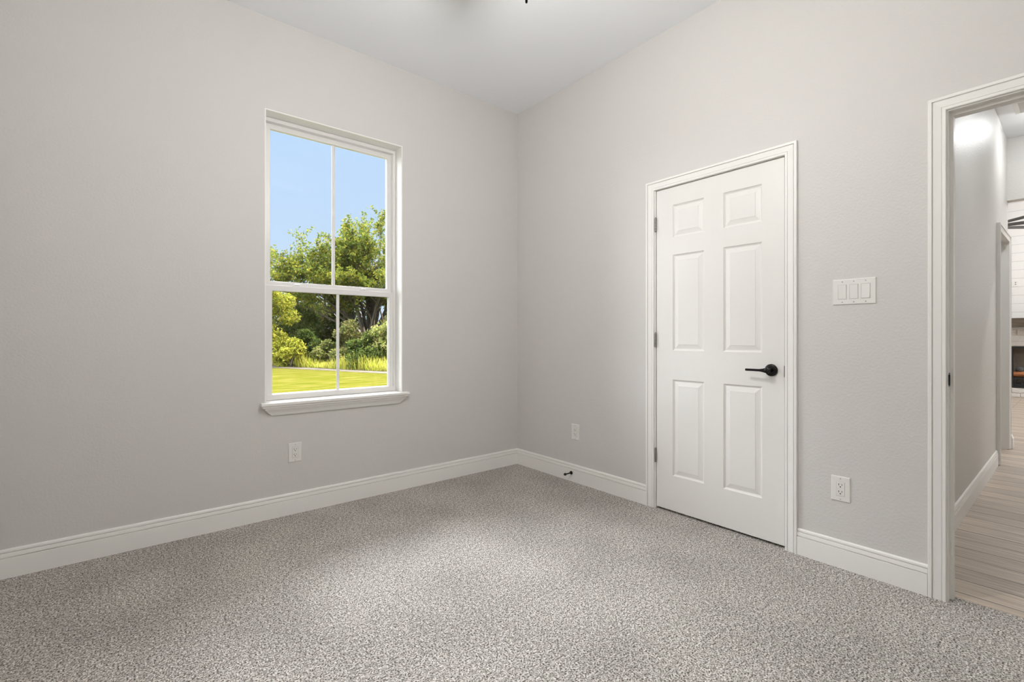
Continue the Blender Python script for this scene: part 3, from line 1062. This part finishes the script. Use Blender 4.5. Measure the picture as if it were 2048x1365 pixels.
def bush(name, x, y, h, rx, pal, label, cat, n=5200, size=.075, lumps=9, z0=.0, seed=1, group='trees and shrubs beyond the lawn', stems=4):
    rn = np.random.default_rng(seed)
    root = tag(empty(name, (x, y, GZ)), label, cat, group)
    cen, rad = [], []
    for k in range(lumps):
        f_ = (k + .5) / lumps
        wr = rx * (1 - .55 * abs(f_ - .35) / .65)
        a = rn.random() * 2 * PI
        cen.append((wr * .6 * math.cos(a), wr * .6 * math.sin(a), z0 + h * (.12 + .76 * f_)))
        rad.append(rx * rn.uniform(.36, .58) * (1 - .3 * f_))
    cen, rad = np.array(cen), np.array(rad)
    k = rn.integers(0, lumps, n)
    d = rn.normal(size=(n, 3))
    d /= np.linalg.norm(d, axis=1, keepdims=True)
    d[:, 2] *= .8
    r_ = rad[k][:, None] * (.55 + .55 * rn.random((n, 1)) ** .6)
    p = cen[k] + d * r_
    p[:, 2] = np.maximum(p[:, 2], .05)
    # tufts: gather leaves in sprays
    tuft = rn.normal(size=(n // 12 + 1, 3)) * .05
    p += tuft[np.arange(n) // 12]
    st_ = MB()
    for q in range(stems):
        c = cen[rn.integers(0, lumps)]
        st_.tube([(c[0] * .12, c[1] * .12, -.05), (c[0] * .5, c[1] * .5, c[2] * .5), tuple(c)], [.05, .035, .012], 6)
    st_.build('stem', M['bark'], root)
    quads('foliage', leaf_quads(p, size), mix_cols(n, pal), M['leaf'], root)
    return root


DARK = ((.075, .11, .030), (.11, .15, .035), (.17, .19, .04), (.06, .10, .03))
MID = ((.10, .15, .035), (.16, .20, .045), (.24, .25, .06), (.08, .13, .04))
YEL = ((.46, .44, .055), (.36, .37, .05), (.25, .29, .04), (.55, .49, .09))
PALE = ((.36, .36, .12), (.28, .31, .08), (.20, .25, .06), (.44, .40, .16))
OLIV = ((.18, .19, .055), (.26, .24, .08), (.12, .15, .045), (.30, .26, .11))

big_tree('spreading_tree', *spot(739, 27.0), 'large spreading multi-stemmed tree right of the window centre')
bush('bright_tree', *spot(553, 22.7), 4.1, 1.15, YEL, 'tall bright yellow-green tree at the left edge of the window', 'tree', n=7000, lumps=14, seed=2)
bush('olive_tree', *spot(640, 30.0), 3.9, 2.2, OLIV, 'dull olive tree behind the shrubs left of the muntin', 'tree', n=7500, size=.10, lumps=12, seed=3)
bush('green_tree', *spot(602, 27.0), 3.5, 1.3, MID, 'mid-green tree close beside the bright yellow-green one', 'tree', n=5500, lumps=10, seed=4)
bush('hedge_tree', *spot(690, 30.0), 3.6, 1.9, MID, 'mid-green tree straight behind the lower muntin', 'tree', n=6500, size=.10, lumps=11, seed=5)
bush('far_tree', *spot(775, 31.0), 4.6, 2.0, DARK, 'dark green tree behind the right side of the window', 'tree', n=6500, size=.11, lumps=11, seed=6)
bush('dark_shrub', *spot(622, 22.8), 1.75, .95, DARK, 'dark blue-green shrub standing in the tall grass left of the muntin', 'shrub', n=3800, lumps=8, seed=7)
bush('low_shrub', *spot(655, 22.0), 1.25, .75, PALE, 'low pale dry shrub just left of the lower muntin', 'shrub', n=2600, lumps=7, seed=8)
bush('round_shrub', *spot(730, 20.6), 1.55, 1.0, DARK, 'dark rounded shrub below the trunk of the spreading tree', 'shrub', n=4300, lumps=8, seed=9)
bush('pale_shrub', *spot(764, 21.0), 2.05, .95, PALE, 'pale yellow-green shrub at the right edge of the window', 'shrub', n=3800, lumps=8, seed=10)
bush('tall_shrub', *spot(697, 22.6), 2.3, .85, OLIV, 'tall olive shrub between the muntin and the tree trunk', 'shrub', n=3600, lumps=8, seed=11)
bush('yellow_shrub', *spot(578, 21.6), 1.3, .85, YEL, 'low yellow shrub under the bright tree on the left', 'shrub', n=2800, lumps=7, seed=12)
bush('wood_edge_tree', *spot(500, 27.0), 5.0, 2.2, MID, 'green tree left of the bright one, hidden by the window wall', 'tree', n=5000, size=.1, lumps=10, seed=13)
bush('wood_end_tree', *spot(840, 24.0), 4.2, 2.0, OLIV, 'olive tree past the right edge of the window', 'tree', n=5000, size=.1, lumps=10, seed=14)

for k, (al_, ac_, h_, pal) in enumerate(((-6.5, 4.5, 4.6, OLIV), (-12.0, 6.0, 5.2, MID), (-18.5, 5.0, 4.4, DARK))):
    q_ = pa + pd * al_ + pn * ac_
    bush('wood_edge_tree', q_.x, q_.y, h_, 2.1, pal, ('olive tree in the wood edge left of the window opening', 'mid-green tree further left along the wood edge', 'dark green tree at the far left of the wood edge')[k], 'tree', n=4500, size=.1, lumps=10, seed=21 + k)

# tall grass beyond the path
n = 16000
al = RNG.uniform(-9, 17, n)
ac = .78 + RNG.random(n) ** 1.3 * 2.6
bx_ = pa.x + pd.x * al + pn.x * ac
by_ = pa.y + pd.y * al + pn.y * ac
hh = RNG.uniform(.25, .66, n) * (.75 + .35 * np.sin(al * 1.7 + 1.3 * np.sin(al * .6)))
le = RNG.normal(size=(n, 2)) * .10
wd_ = RNG.uniform(.010, .022, n)
an = RNG.random(n) * 2 * PI
v0 = np.stack([bx_ - np.cos(an) * wd_, by_ - np.sin(an) * wd_, np.full(n, GZ)], 1)
v1 = np.stack([bx_ + np.cos(an) * wd_, by_ + np.sin(an) * wd_, np.full(n, GZ)], 1)
v2 = np.stack([bx_ + le[:, 0] + np.cos(an) * wd_ * .3, by_ + le[:, 1] + np.sin(an) * wd_ * .3, GZ + hh], 1)
v3 = np.stack([bx_ + le[:, 0] - np.cos(an) * wd_ * .3, by_ + le[:, 1] - np.sin(an) * wd_ * .3, GZ + hh], 1)
tg = quads('tall_grass', np.stack([v0, v1, v2, v3], 1), mix_cols(n, ((.54, .56, .07), (.44, .50, .06), (.66, .60, .13), (.56, .44, .14))), M['leaf'])
tag(tg, 'band of tall yellow-green grass behind the dirt path', 'grass', None, 'stuff')
